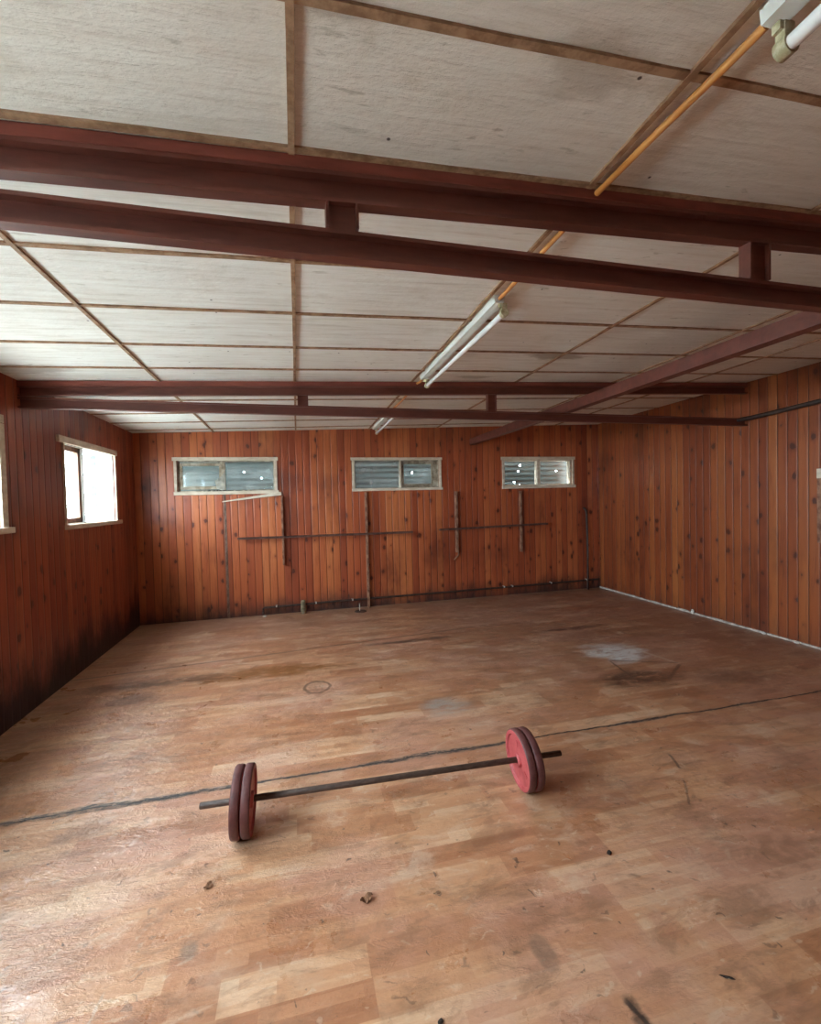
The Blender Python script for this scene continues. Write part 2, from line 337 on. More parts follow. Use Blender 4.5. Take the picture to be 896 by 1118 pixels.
def mat_glass(name, tint=(0.95, 0.97, 0.97), haze=0.0, hcol=(0.6, 0.62, 0.6)):
    m = bpy.data.materials.new(name); m.use_nodes = True
    n, l = m.node_tree.nodes, m.node_tree.links
    n.clear()
    out = n.new('ShaderNodeOutputMaterial')
    tr = n.new('ShaderNodeBsdfTransparent'); tr.inputs[0].default_value = (*tint, 1)
    gl = n.new('ShaderNodeBsdfGlossy'); gl.inputs['Roughness'].default_value = 0.04
    # Schlick reflectance of a thin pane, the same from both sides
    ge = n.new('ShaderNodeNewGeometry'); dt = n.new('ShaderNodeVectorMath'); dt.operation = 'DOT_PRODUCT'
    l.new(ge.outputs['Normal'], dt.inputs[0]); l.new(ge.outputs['Incoming'], dt.inputs[1])
    ab = n.new('ShaderNodeMath'); ab.operation = 'ABSOLUTE'; l.new(dt.outputs['Value'], ab.inputs[0])
    om = n.new('ShaderNodeMath'); om.operation = 'SUBTRACT'; om.inputs[0].default_value = 1; l.new(ab.outputs[0], om.inputs[1])
    pw = n.new('ShaderNodeMath'); pw.operation = 'POWER'; l.new(om.outputs[0], pw.inputs[0]); pw.inputs[1].default_value = 5
    lw = n.new('ShaderNodeMath'); lw.operation = 'MULTIPLY_ADD'; l.new(pw.outputs[0], lw.inputs[0]); lw.inputs[1].default_value = .95; lw.inputs[2].default_value = .04
    mx = n.new('ShaderNodeMixShader'); l.new(lw.outputs[0], mx.inputs[0]); l.new(tr.outputs[0], mx.inputs[1]); l.new(gl.outputs[0], mx.inputs[2])
    last = mx.outputs[0]
    if haze:
        tc = n.new('ShaderNodeTexCoord'); ns = n.new('ShaderNodeTexNoise'); ns.inputs['Scale'].default_value = 9; ns.inputs['Detail'].default_value = 6
        l.new(tc.outputs['Object'], ns.inputs['Vector'])
        mr = n.new('ShaderNodeMapRange'); mr.inputs['From Min'].default_value = 0.35; mr.inputs['From Max'].default_value = 0.7
        mr.inputs['To Min'].default_value = haze * 0.3; mr.inputs['To Max'].default_value = haze
        l.new(ns.outputs['Fac'], mr.inputs['Value'])
        df = n.new('ShaderNodeBsdfDiffuse'); df.inputs[0].default_value = (*hcol, 1)
        tl = n.new('ShaderNodeBsdfTranslucent'); tl.inputs[0].default_value = (*hcol, 1)
        a = n.new('ShaderNodeMixShader'); a.inputs[0].default_value = 0.5; l.new(df.outputs[0], a.inputs[1]); l.new(tl.outputs[0], a.inputs[2])
        m2 = n.new('ShaderNodeMixShader'); l.new(mr.outputs[0], m2.inputs[0]); l.new(last, m2.inputs[1]); l.new(a.outputs[0], m2.inputs[2])
        last = m2.outputs[0]
    l.new(last, out.inputs[0])
    return m

M = {}
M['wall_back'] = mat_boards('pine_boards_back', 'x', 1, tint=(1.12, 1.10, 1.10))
M['wall_left'] = mat_boards('pine_boards_left', 'y', 2, tint=(0.78, 0.68, 0.92), dh=0.85)  # tint puts the maroon cast of the window glare into the board colour
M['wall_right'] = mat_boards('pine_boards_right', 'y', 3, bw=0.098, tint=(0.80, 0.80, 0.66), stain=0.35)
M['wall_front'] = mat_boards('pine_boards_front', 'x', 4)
M['floor'] = mat_floor()
M['ceiling'] = mat_ceiling()
M['batten'] = mat_simple('batten_timber', (0.22, 0.12, 0.065), (0.40, 0.245, 0.145), 6, 0.7, 0.3, (3, 3, 8))
M['red_steel'] = mat_simple('red_oxide_steel', (0.100, 0.024, 0.015), (0.155, 0.040, 0.025), 5, 0.5, 0.5, (0.6, 3, 3), 0.08)
M['red_board'] = mat_simple('red_painted_board', (0.15, 0.034, 0.022), (0.23, 0.055, 0.036), 6, 0.6, 0.4, (0.5, 3, 3), 0.08)
M['trim'] = mat_simple('aged_cream_timber', (0.52, 0.43, 0.32), (0.68, 0.59, 0.47), 7, 0.65, 0.3, (1, 1, 2.5))
M['reveal'] = mat_simple('dirty_reveal', (0.20, 0.15, 0.10), (0.46, 0.40, 0.31), 12, 0.8, 0.2)
M['brown_sash'] = mat_simple('brown_sash_timber', (0.20, 0.11, 0.07), (0.33, 0.20, 0.13), 9, 0.5, 0.4, (3, 3, 1))
M['sheet'] = mat_simple('weathered_corrugated_iron', (0.055, 0.075, 0.072), (0.09, 0.115, 0.11), 3, 0.95, 0.02, (0.6, 1, 4), 0.05, 0.0)
M['white_enamel'] = mat_simple('white_enamel', (0.66, 0.68, 0.64), (0.76, 0.78, 0.74), 5, 0.4, 0.5, (1, 1, 1), 0)
M['tube_glass'] = mat_simple('opal_tube_glass', (0.80, 0.82, 0.82), (0.86, 0.88, 0.88), 5, 0.18, 0.6, (1, 1, 1), 0)
M['old_plastic'] = mat_simple('yellowed_plastic', (0.34, 0.30, 0.17), (0.60, 0.56, 0.38), 40, 0.5, 0.4)
M['orange_pvc'] = mat_simple('orange_conduit_paint', (0.50, 0.20, 0.045), (0.62, 0.28, 0.075), 7, 0.42, 0.5, (1, 1, 1), 0.03)
M['dark_iron'] = mat_simple('dark_rusty_iron', (0.030, 0.018, 0.015), (0.070, 0.036, 0.026), 14, 0.6, 0.4)
M['angle_iron'] = mat_simple('brown_angle_iron', (0.085, 0.036, 0.026), (0.17, 0.085, 0.065), 14, 0.55, 0.4)
M['upright'] = mat_simple('upright_timber', (0.13, 0.045, 0.026), (0.34, 0.18, 0.11), 9, 0.65, 0.3, (2, 2, 1.2))
M['grey_joint'] = mat_simple('grey_timber_strip', (0.10, 0.055, 0.038), (0.22, 0.14, 0.105), 9, 0.8, 0.2, (3, 3, 1))
M['bar_steel'] = mat_simple('worn_bar_steel', (0.045, 0.025, 0.018), (0.090, 0.056, 0.041), 26, 0.55, 0.4, (1, 3, 3), 0.08, 0.0)
M['bar_core'] = M['bar_steel']
M['skirting'] = mat_simple('chalky_skirting', (0.36, 0.31, 0.27), (0.66, 0.60, 0.54), 14, 0.85, 0.2)
M['plaster'] = mat_simple('plaster_chip', (0.62, 0.58, 0.52), (0.75, 0.71, 0.66), 30, 0.9, 0.1)
M['stub'] = mat_simple('mossy_stub', (0.10, 0.085, 0.05), (0.26, 0.20, 0.13), 20, 0.8, 0.2)
M['dry_leaf'] = mat_simple('dry_leaf', (0.12, 0.055, 0.03), (0.22, 0.10, 0.05), 60, 0.8, 0.2)
M['black_chip'] = mat_simple('black_chip', (0.02, 0.015, 0.012), (0.05, 0.035, 0.028), 60, 0.8, 0.2)
M['yard'] = mat_simple('pale_yard', (0.38, 0.38, 0.35), (0.50, 0.50, 0.47), 1, 0.9, 0.1)
M['glass'] = mat_glass('window_glass')
M['dirty_glass'] = mat_glass('dirty_window_glass', (0.80, 0.85, 0.85), 0.32)
M['plastic_film'] = mat_glass('crinkled_plastic_film', (0.86, 0.88, 0.88), 0.40, (0.55, 0.57, 0.57))
M['torn_film'] = mat_glass('torn_white_film', (0.9, 0.9, 0.88), 0.85, (0.72, 0.70, 0.63))

def mat_plate():
    t = NT('red_plate_paint', 0.48, 0.5)
    p = t.coord()
    n = t.noise(p, 18, 6, 0.7); n2 = t.noise(p, 60, 4, 0.7)
    c = t.mix(t.ss(n, 0.35, 0.7), (0.34, 0.045, 0.048), (0.46, 0.085, 0.088))
    c = t.mix(t.ss(n2, 0.62, 0.78, 0.0, 0.6), c, (0.13, 0.035, 0.03))
    t.base(c); t.bump(n2, 0.12, 0.002)
    return t.m
M['plate'] = mat_plate()
def mat_rim():
    t = NT('dusty_plate_rim', 0.55, 0.4)
    p = t.coord()
    n = t.noise(p, 14, 6, 0.7); n2 = t.noise(p, 50, 4, 0.7)
    c = t.mix(t.ss(n, 0.35, 0.7), (0.085, 0.024, 0.022), (0.14, 0.048, 0.044))
    c = t.mix(t.ss(n2, 0.6, 0.78, 0.0, 0.5), c, (0.17, 0.10, 0.09))
    t.base(c); t.bump(n2, 0.12, 0.002)
    return t.m
M['plate_rim'] = mat_rim()

# ------------------------------------------------------------------ mesh helpers
def bm_new(): return bmesh.new()
def box(bm, x0, x1, y0, y1, z0, z1, mtx=None, bev=0.0):
    vs = [bm.verts.new(v) for v in [(x0, y0, z0), (x1, y0, z0), (x1, y1, z0), (x0, y1, z0), (x0, y0, z1), (x1, y0, z1), (x1, y1, z1), (x0, y1, z1)]]
    fs = [bm.faces.new([vs[i] for i in q]) for q in [(3, 2, 1, 0), (4, 5, 6, 7), (0, 1, 5, 4), (1, 2, 6, 5), (2, 3, 7, 6), (3, 0, 4, 7)]]
    if bev:
        es = list({e for f in fs for e in f.edges})
        r = bmesh.ops.bevel(bm, geom=es, offset=bev, segments=2, affect='EDGES', profile=0.6)
        vs = list({v for f in r['faces'] for v in f.verts} | {v for v in vs if v.is_valid})
    if mtx is not None: bmesh.ops.transform(bm, matrix=mtx, verts=[v for v in vs if v.is_valid])
    return vs
def hexa(bm, P):
    vs = [bm.verts.new(v) for v in P]
    for q in [(3, 2, 1, 0), (4, 5, 6, 7), (0, 1, 5, 4), (1, 2, 6, 5), (2, 3, 7, 6), (3, 0, 4, 7)]: bm.faces.new([vs[i] for i in q])
def tube(bm, a, b, r, seg=16, r2=None):
    a, b = Vector(a), Vector(b); d = b - a
    q = d.to_track_quat('Z', 'Y').to_matrix().to_4x4(); q.translation = (a + b) / 2
    bmesh.ops.create_cone(bm, cap_ends=True, segments=seg, radius1=r, radius2=r if r2 is None else r2, depth=d.length, matrix=q)
def path_tube(bm, pts, r, seg=12):
    pts = [Vector(p) for p in pts]; rings = []
    for i, p in enumerate(pts):
        d = (pts[min(i + 1, len(pts) - 1)] - pts[max(i - 1, 0)]).normalized()
        q = d.to_track_quat('Z', 'Y')
        rings.append([bm.verts.new(p + q @ Vector((r * math.cos(6.28318 * k / seg), r * math.sin(6.28318 * k / seg), 0))) for k in range(seg)])
    for a, b in zip(rings, rings[1:]):
        for k in range(seg): bm.faces.new([a[k], a[(k + 1) % seg], b[(k + 1) % seg], b[k]])
    bm.faces.new(rings[0][::-1]); bm.faces.new(rings[-1])
def lathe(bm, prof, seg=64, mtx=None):
    # prof: (radius, axial) pairs, revolved about X
    rings = []
    for r, a in prof:
        rings.append([bm.verts.new((a, r * math.cos(2 * math.pi * k / seg), r * math.sin(2 * math.pi * k / seg))) for k in range(seg)])
    for A, B in zip(rings, rings[1:]):
        for k in range(seg): bm.faces.new([A[k], A[(k + 1) % seg], B[(k + 1) % seg], B[k]])
    if mtx is not None: bmesh.ops.transform(bm, matrix=mtx, verts=[v for r in rings for v in r])
def obj(name, bm, mat, parent=None, loc=(0, 0, 0), rotz=0.0, smooth=None):
    bmesh.ops.recalc_face_normals(bm, faces=bm.faces)
    me = bpy.data.meshes.new(name); bm.to_mesh(me); bm.free()
    if smooth:
        for p in me.polygons: p.use_smooth = True
    me.materials.append(mat)
    o = bpy.data.objects.new(name, me); COL.objects.link(o)
    if smooth: 
        try: me.set_sharp_from_angle(angle=math.radians(smooth))
        except Exception: pass
    if parent is not None: o.parent = parent
    else: o.location = loc; o.rotation_euler.z = rotz
    return o
def struct(name, bm, mat, **k):
    o = obj(name, bm, mat, **k); o['kind'] = 'structure'; return o
def tag(o, label, cat, group=None):
    o['label'] = label; o['category'] = cat
    if group: o['group'] = group
    return o
def thing(name, label, cat, loc=(0, 0, 0), rotz=0.0, group=None):
    o = bpy.data.objects.new(name, None); COL.objects.link(o); o.empty_display_size = 0.1
    o.location = loc; o.rotation_euler.z = rotz
    return tag(o, label, cat, group)
def sempty(name, loc=(0, 0, 0), rotz=0.0):
    o = bpy.data.objects.new(name, None); COL.objects.link(o); o.empty_display_size = 0.1
    o.location = loc; o.rotation_euler.z = rotz; o['kind'] = 'structure'
    return o

# ------------------------------------------------------------------ room shell
bm = bm_new(); box(bm, XL - 0.15, XR + 0.15, YF - 0.15, YB + 0.25, -0.12, 0.0); struct('floor', bm, M['floor'])
bm = bm_new()
X0, X1, Y0, Y1 = XL - 0.2, XR + 0.2, YF - 0.2, YB + 0.2
hexa(bm, [(X0, Y0, ceil_z(X0, Y0)), (X1, Y0, ceil_z(X1, Y0)), (X1, Y1, ceil_z(X1, Y1)), (X0, Y1, ceil_z(X0, Y1)),
          (X0, Y0, ceil_z(X0, Y0) + .12), (X1, Y0, ceil_z(X1, Y0) + .12), (X1, Y1, ceil_z(X1, Y1) + .12), (X0, Y1, ceil_z(X0, Y1) + .12)])
struct('ceiling', bm, M['ceiling'])

WT = 0.12
def wall_with_holes(name, mat, u0, u1, z1, holes, fn, **k):
    # wall in (u, z); fn(u, d, z) gives a point, d = depth into the wall
    us = sorted({u0, u1, *[h[0] for h in holes], *[h[1] for h in holes]})
    zs = sorted({0.0, z1, *[h[2] for h in holes], *[h[3] for h in holes]})
    solid = lambda a, b: not any(h[0] < a < h[1] and h[2] < b < h[3] for h in holes)
    bm = bm_new(); V = {}
    def v(u, d, z):
        key = (round(u, 4), round(d, 4), round(z, 4))
        if key not in V: V[key] = bm.verts.new(fn(u, d, z))
        return V[key]
    nu, nz = len(us) - 1, len(zs) - 1
    S_ = [[solid((us[i] + us[i + 1]) / 2, (zs[j] + zs[j + 1]) / 2) for j in range(nz)] for i in range(nu)]
    get = lambda i, j: 0 <= i < nu and 0 <= j < nz and S_[i][j]
    for i in range(nu):
        for j in range(nz):
            if not S_[i][j]: continue
            a, b, c, d = us[i], us[i + 1], zs[j], zs[j + 1]
            bm.faces.new([v(a, 0, c), v(b, 0, c), v(b, 0, d), v(a, 0, d)])
            bm.faces.new([v(a, WT, c), v(a, WT, d), v(b, WT, d), v(b, WT, c)])
            if not get(i - 1, j): bm.faces.new([v(a, 0, c), v(a, 0, d), v(a, WT, d), v(a, WT, c)])
            if not get(i + 1, j): bm.faces.new([v(b, 0, c), v(b, WT, c), v(b, WT, d), v(b, 0, d)])
            if not get(i, j - 1): bm.faces.new([v(a, 0, c), v(a, WT, c), v(b, WT, c), v(b, 0, c)])
            if not get(i, j + 1): bm.faces.new([v(a, 0, d), v(b, 0, d), v(b, WT, d), v(a, WT, d)])
    return struct(name, bm, mat, **k)

ZW = (1.665, 2.065)
BW = [(-1.462, -0.272), (0.800, 2.035), (3.075, 4.240)]        # back windows
LW = [(4.64, 5.79, 1.345, 2.075), (2.40, 3.72, 1.37, 2.10), (-0.05, 1.75, 1.30, 2.12)]
wall_with_holes('wall_back', M['wall_back'], XL - WT, XR + WT, 2.72, [(a, b, *ZW) for a, b in BW],
                lambda u, d, z: (u, d, z if z < 2.7 else ceil_z(u, YB + d) + .03), loc=(0, YB, 0), rotz=TB)
wall_with_holes('wall_left', M['wall_left'], YF - WT, YB + 0.02, 2.62, LW,
                lambda u, d, z: (XL - d, u, z if z < 2.6 else ceil_z(XL, u) + .03))
wall_with_holes('wall_right', M['wall_right'], YF - WT, YB + 0.06, 2.80, [],
                lambda u, d, z: (XR + d, u, z if z < 2.75 else ceil_z(XR, u) + .03))
DOOR = (-1.3, -0.3, 0.0, 2.05)
wall_with_holes('wall_front', M['wall_front'], XL, XR, 2.72, [DOOR],
                lambda u, d, z: (u, YF - d, z if z < 2.7 else ceil_z(u, YF) + .03))
# door frame of the open doorway behind the camera
d1 = sempty('door_1', ((DOOR[0] + DOOR[1]) / 2, YF, 0))
bm = bm_new()
box(bm, -.54, -.5, -.13, .02, 0, 2.09); box(bm, .5, .54, -.13, .02, 0, 2.09); box(bm, -.5, .5, -.13, .02, 2.05, 2.09)
obj('door_frame', bm, M['trim'], d1)
bm = bm_new()
box(bm, -.498, .498, -.06, -.02, .01, 2.045)
for z0_, z1_ in ((.12, .9), (1.05, 1.92)):
    for x0_ in (-.42, .04): box(bm, x0_, x0_ + .38, -.02, -.008, z0_, z1_, bev=.004)
dl = obj('door_leaf', bm, M['brown_sash'], d1)
bm = bm_new(); tube(bm, (.43, -.02, 1.0), (.43, .04, 1.0), .010, 12); tube(bm, (.43, .035, 1.0), (.33, .035, 1.0), .009, 12); obj('door_handle', bm, M['dark_iron'], dl)

bm = bm_new(); box(bm, -30, 30, -30, 30, -0.5, -0.3); struct('ground', bm, M['yard'])

# right wall: thin chalky skirting line
bm = bm_new()
n = 60
for i in range(n):
    ya = YF + (YB + .05 - YF) * i / n; yb = YF + (YB + .05 - YF) * (i + 1) / n
    h = 0.016 + 0.008 * R.random(); t_ = 0.012 + 0.006 * R.random()
    box(bm, XR - t_, XR, ya, yb, 0, h)
struct('baseboard_right', bm, M['skirting'])

# ------------------------------------------------------------------ ceiling battens
nt = [0]
def trim(bm, mat=None):
    nt[0] += 1
    return struct('trim_%d' % nt[0], bm, mat or M['batten'])
def wavy_bar(bm, a, b, wd, th, axis, n=24, amp=0.004, seed=0):
    rr = random.Random(seed); off = 0.0; prev = None
    for i in range(n + 1):
        f = i / n
        off += rr.uniform(-amp, amp) * 0.5; off *= 0.9
        x = a[0] + (b[0] - a[0]) * f; y = a[1] + (b[1] - a[1]) * f
        if axis == 'x': y += off
        else: x += off
        z1 = ceil_z(x, y) + 0.002; sag = th + rr.uniform(0, 0.002)
        if axis == 'x': q = [(x, y - wd / 2, z1), (x, y + wd / 2, z1), (x, y + wd / 2, z1 - sag), (x, y - wd / 2, z1 - sag)]
        else: q = [(x - wd / 2, y, z1), (x + wd / 2, y, z1), (x + wd / 2, y, z1 - sag), (x - wd / 2, y, z1 - sag)]
        vs = [bm.verts.new(v) for v in q]
        if prev:
            for k in range(4): bm.faces.new([prev[k], prev[(k + 1) % 4], vs[(k + 1) % 4], vs[k]])
        else: bm.faces.new(vs)
        prev = vs
    bm.faces.new(prev[::-1])
for i, y in enumerate([-2.4, -1.8, -1.2, -0.6, 0.0, 0.45, 1.012, 1.437, 2.074, 2.617, 3.159, 3.656, 4.67, 5.25, 5.75, 6.22]):
    bm = bm_new(); wavy_bar(bm, (XL, y - .009), (XR, y + .020), 0.023, 0.009, 'x', 30, 0.006, i); trim(bm)
for i, x in enumerate([-1.008, 0.0175, 1.020, 2.021, 3.068, 3.937]):
    bm = bm_new(); wavy_bar(bm, (x, YF), (x, YB), 0.019, 0.011, 'y', 30, 0.003, 50 + i); trim(bm)

# ------------------------------------------------------------------ roof trusses
def chord(name, parent, x0, x1, y, zb, zt, w=0.045, lip=0.012, fl=0.036, mat='red_steel'):
    # channel: web at the back, lips toward the camera; zb, zt functions of x
    bm = bm_new(); t = 0.008
    prof = lambda b, h: [(0, b), (w, b), (w, h), (0, h), (0, h - lip), (t, h - lip), (t, h - t), (fl, h - t), (fl, b + t), (t, b + t), (t, b + lip), (0, b + lip)]
    rings = [[bm.verts.new((x, y + a, z)) for a, z in prof(zb(x), zt(x))] for x in (x0, x1)]
    k = len(rings[0])
    for i in range(k): bm.faces.new([rings[0][i], rings[0][(i + 1) % k], rings[1][(i + 1) % k], rings[1][i]])
    bm.faces.new(rings[0][::-1]); bm.faces.new(rings[1])
    return obj(name, bm, M[mat], parent)
def post(parent, xc, y, z0, z1, w=0.095, d=0.05):
    bm = bm_new(); t = 0.008
    box(bm, xc - w / 2, xc - w / 2 + t, y - d, y, z0, z1)
    box(bm, xc + w / 2 - t, xc + w / 2, y - d, y, z0, z1)
    box(bm, xc - w / 2 + t, xc + w / 2 - t, y - d * .5 - .004, y - d * .5 + .004, z0, z1)
    return obj('post', bm, M['red_steel'], parent)
def truss(label, y, posts, ubot, lb, lt, pw):
    t = thing('roof_truss', label, 'roof truss', (0, y, 0), 0, 'roof trusses')
    ztop = lambda x: ceil_z(x, y) - 0.016
    zt = lambda x: ceil_z(x, y) - 0.040
    chord('top_chord', t, XL, XR, 0, ubot, zt)
    bm = bm_new()
    hexa(bm, [(XL, -.004, zt(XL)), (XR, -.004, zt(XR)), (XR, .049, zt(XR)), (XL, .049, zt(XL)),
              (XL, -.004, ztop(XL) + .01), (XR, -.004, ztop(XR) + .01), (XR, .049, ztop(XR) + .01), (XL, .049, ztop(XL) + .01)])
    r = obj('packing_board', bm, M['red_board'], t); r['label'] = 'lighter red painted board on top'
    chord('bottom_chord', t, XL, XR, 0, lb, lt)
    for x in posts: post(t, x, 0.05, lt(x) - .001, ubot(x) + .001, pw)
    return t
truss('dark red steel roof truss nearest the camera, above the barbell', 1.45, [0.165, 1.785],
      lambda x: 2.410 + 0.031 * (x), lambda x: 2.259 - .008 * max(x, -.3), lambda x: 2.343 - .009 * max(x, -.3), 0.10)
truss('dark red steel roof truss farther back, in front of the three small windows', 3.99, [0.08, 1.78],
      lambda x: 2.389 + 0.0325 * x, lambda x: 2.227 - .006 * x, lambda x: 2.305 - .006 * x, 0.085)

# long steel beam over the lower chord, running to the back wall
bm = bm_new()
xa = 2.565; w2 = 0.04
yb_ = YB + TB * xa
prof = [(-w2, 0), (w2, 0), (w2, .09), (-w2, .09)]
ring = []
for (yy, zb) in ((1.53, 2.315), (4.0, 2.296), (yb_, 2.285)):
    ring.append([bm.verts.new((xa + a, yy, zb + b)) for a, b in prof])
for A, B in zip(ring, ring[1:]):
    for k in range(4): bm.faces.new([A[k], A[(k + 1) % 4], B[(k + 1) % 4], B[k]])
bm.faces.new(ring[0][::-1]); bm.faces.new(ring[-1])
tag(obj('steel_beam', bm, M['red_steel']), 'long dark red steel beam running from the back wall over the truss', 'beam')

# grey brace pipe along the right wall
bm = bm_new()
path_tube(bm, [(4.62, 4.10, 2.262), (4.675, 3.90, 2.268), (4.69, 3.275, 2.305), (4.69, 1.56, 2.37)], 0.022, 14)
tag(obj('wall_pipe', bm, M['dark_iron'], smooth=40), 'dark grey pipe running along the top of the right wall from the truss end', 'pipe')

# ------------------------------------------------------------------ fluorescent lights
def batten_light(label, y0, y1, x=1.075, drop=0.052):
    zc = ceil_z(x, (y0 + y1) / 2)
    sl = math.atan(AY)
    t = thing('fluorescent_light', label, 'ceiling light', (x, (y0 + y1) / 2, zc), 0, 'fluorescent batten lights')
    t.rotation_euler = (sl, 0, 0)
    L = (y1 - y0) / 2
    bm = bm_new()
    # white pressed channel with slanting sides
    P = [(-.033, 0), (.033, 0), (.026, -.040), (-.026, -.040)]
    r0 = [bm.verts.new((a, -L, b)) for a, b in P]; r1 = [bm.verts.new((a, L, b)) for a, b in P]
    for k in range(4): bm.faces.new([r0[k], r0[(k + 1) % 4], r1[(k + 1) % 4], r1[k]])
    bm.faces.new(r0[::-1]); bm.faces.new(r1)
    obj('channel_body', bm, M['white_enamel'], t)
    tx, tz = 0.028, -0.088
    bm = bm_new(); tube(bm, (tx, -L + .02, tz), (tx, L - .02, tz), 0.0165, 20)
    obj('light_tube', bm, M['tube_glass'], t, smooth=40)
    for s in (-1, 1):
        bm = bm_new()
        yy = s * (L - .012)
        box(bm, tx - .017, tx + .015, yy - .012, yy + .012, -.095, -.036, bev=.004)
        tube(bm, (tx, yy - .014, tz), (tx, yy + .014, tz), 0.022, 18)
        box(bm, tx - .028, tx + .010, yy - .010, yy + .010, -.060, -.036, bev=.003)
        obj('lamp_holder', bm, M['old_plastic'], t, smooth=40)
    return t
batten_light('unlit white fluorescent batten light at the top right corner, nearest the camera', -0.68, 0.85)
batten_light('unlit white fluorescent batten light between the two roof trusses', 2.29, 3.80)
batten_light('unlit white fluorescent batten light near the back wall, beyond the far truss', 5.05, 6.33)
def conduit(label, ya, yb, xa=1.066, xb=1.06):
    n = 14; pts = []
    for i in range(n + 1):
        f = i / n; y = ya + (yb - ya) * f
        pts.append((xa + (xb - xa) * f + 0.003 * math.sin(7 * f + ya), y, ceil_z(xa, y) - .022 - 0.004 * math.sin(math.pi * f)))
    bm = bm_new(); path_tube(bm, pts, 0.0105, 14)
    return tag(obj('conduit', bm, M['orange_pvc'], smooth=50), label, 'conduit', 'orange electrical conduits along the ceiling')
conduit('orange conduit on the ceiling from the top right light to the nearest truss', 0.86, 1.447, 1.074, 1.052)
conduit('orange conduit on the ceiling between the nearest truss and the middle light', 1.525, 2.28, 1.055, 1.068)
conduit('short orange conduit between the middle light and the far truss', 3.81, 3.985, 1.075, 1.070)
conduit('orange conduit from the far truss to the rearmost light', 4.07, 5.04, 1.070, 1.075)

# ------------------------------------------------------------------ back wall windows
def backwin(i, a, b, ext=0.075):
    w = sempty('window_%d' % i, ((a + b) / 2, YB + TB * (a + b) / 2, 0), TB)
    h = (b - a) / 2
    return w, h
def window_trim(w, h, z0=ZW[0], z1=ZW[1], tw=0.042, over=0.05, sides=(1, 1), jit=0.0):
    bm = bm_new()
    box(bm, -h - over, h + over, -.024, 0, z1 - .004, z1 + tw, bev=.003)
    obj('head_trim', bm, M['trim'], w)
    bm = bm_new()
    box(bm, -h - over + .01, h + over, -.034, 0, z0 - tw, z0 + .002, bev=.004)
    obj('sill_trim', bm, M['trim'], w)
    for s, on in zip((-1, 1), sides):
        if on:
            bm = bm_new(); box(bm, s * h - .018 * (1 - s) - 0.002 * s, s * h + .018 * (1 + s), -.018, 0, z0, z1, bev=.003)
            obj('side_trim', bm, M['trim'], w)
def frame_rect(bm, x0, x1, z0, z1, y0, y1, t):
    box(bm, x0, x1, y0, y1, z0, z0 + t); box(bm, x0, x1, y0, y1, z1 - t, z1)
    box(bm, x0, x0 + t, y0, y1, z0 + t, z1 - t); box(bm, x1 - t, x1, y0, y1, z0 + t, z1 - t)
def crinkled(bm, x0, x1, z0, z1, y, amp, seed, nx=26, nz=12, th=.002):
    rr = random.Random(seed)
    ph = [(rr.uniform(3, 30), rr.uniform(3, 30), rr.uniform(0, 6)) for _ in range(7)]
    f = lambda x, z: y + amp * sum(math.sin(a * x + b * z + c) for a, b, c in ph) / 4
    G = [[bm.verts.new((x0 + (x1 - x0) * i / nx, f(x0 + (x1 - x0) * i / nx, z0 + (z1 - z0) * j / nz), z0 + (z1 - z0) * j / nz)) for j in range(nz + 1)] for i in range(nx + 1)]
    for i in range(nx):
        for j in range(nz): bm.faces.new([G[i][j], G[i + 1][j], G[i + 1][j + 1], G[i][j + 1]])

# window 1: broken, with hanging sill strip
w, h = backwin(1, *BW[0]); window_trim(w, h, sides=(1, 1))
bm = bm_new(); frame_rect(bm, -h, h, *ZW, 0.03, 0.10, 0.014); obj('window_frame', bm, M['reveal'], w)
bm = bm_new(); frame_rect(bm, -h + .02, -.06, ZW[0] + .03, ZW[1] - .03, 0.035, 0.065, 0.038); s_ = obj('sash', bm, M['reveal'], w)
bm = bm_new(); box(bm, -h + .05, -.09, .045, .049, ZW[0] + .06, ZW[1] - .06); g_ = obj('pane', bm, M['dirty_glass'], s_)
bm = bm_new(); box(bm, -.085, -.025, .01, .06, ZW[0], ZW[1]); obj('mullion', bm, M['reveal'], w)
bm = bm_new(); box(bm, -.01, h - .015, .070, .074, ZW[0] + .012, ZW[1] - .012); obj('pane', bm, M['dirty_glass'], w)
# torn scrap of film by the mullion
bm = bm_new()
pts = [(-.13, 1.70), (-.03, 1.665), (-.025, 1.92), (-.07, 1.86), (-.15, 1.81)]
vs = [bm.verts.new((x, -.006 + .01 * (i % 2), z)) for i, (x, z) in enumerate(pts)]
f = bm.faces.new(vs); r = bmesh.ops.extrude_face_region(bm, geom=[f]); bmesh.ops.translate(bm, verts=[v for v in r['geom'] if isinstance(v, bmesh.types.BMVert)], vec=(0, .003, 0))
obj('torn_film', bm, M['torn_film'], w)
# crumbs of black debris along the sill
rr = random.Random(3); bm = bm_new()
for k in range(46):
    x = rr.gauss(.02, .13); r_ = rr.uniform(.005, .013)
    if abs(x) > .34: continue
    bmesh.ops.create_icosphere(bm, subdivisions=1, radius=r_, matrix=Matrix.Translation((x, rr.uniform(-.026, .02), ZW[0] + .002 + r_ * .6)) @ Matrix.Diagonal((rr.uniform(.8, 1.8), 1, .7, 1)))
o = tag(obj('sill_debris', bm, M['black_chip'], loc=w.location, rotz=TB), 'black crumbly debris lying on the sill of the broken left back window', 'debris'); o['kind'] = 'stuff'
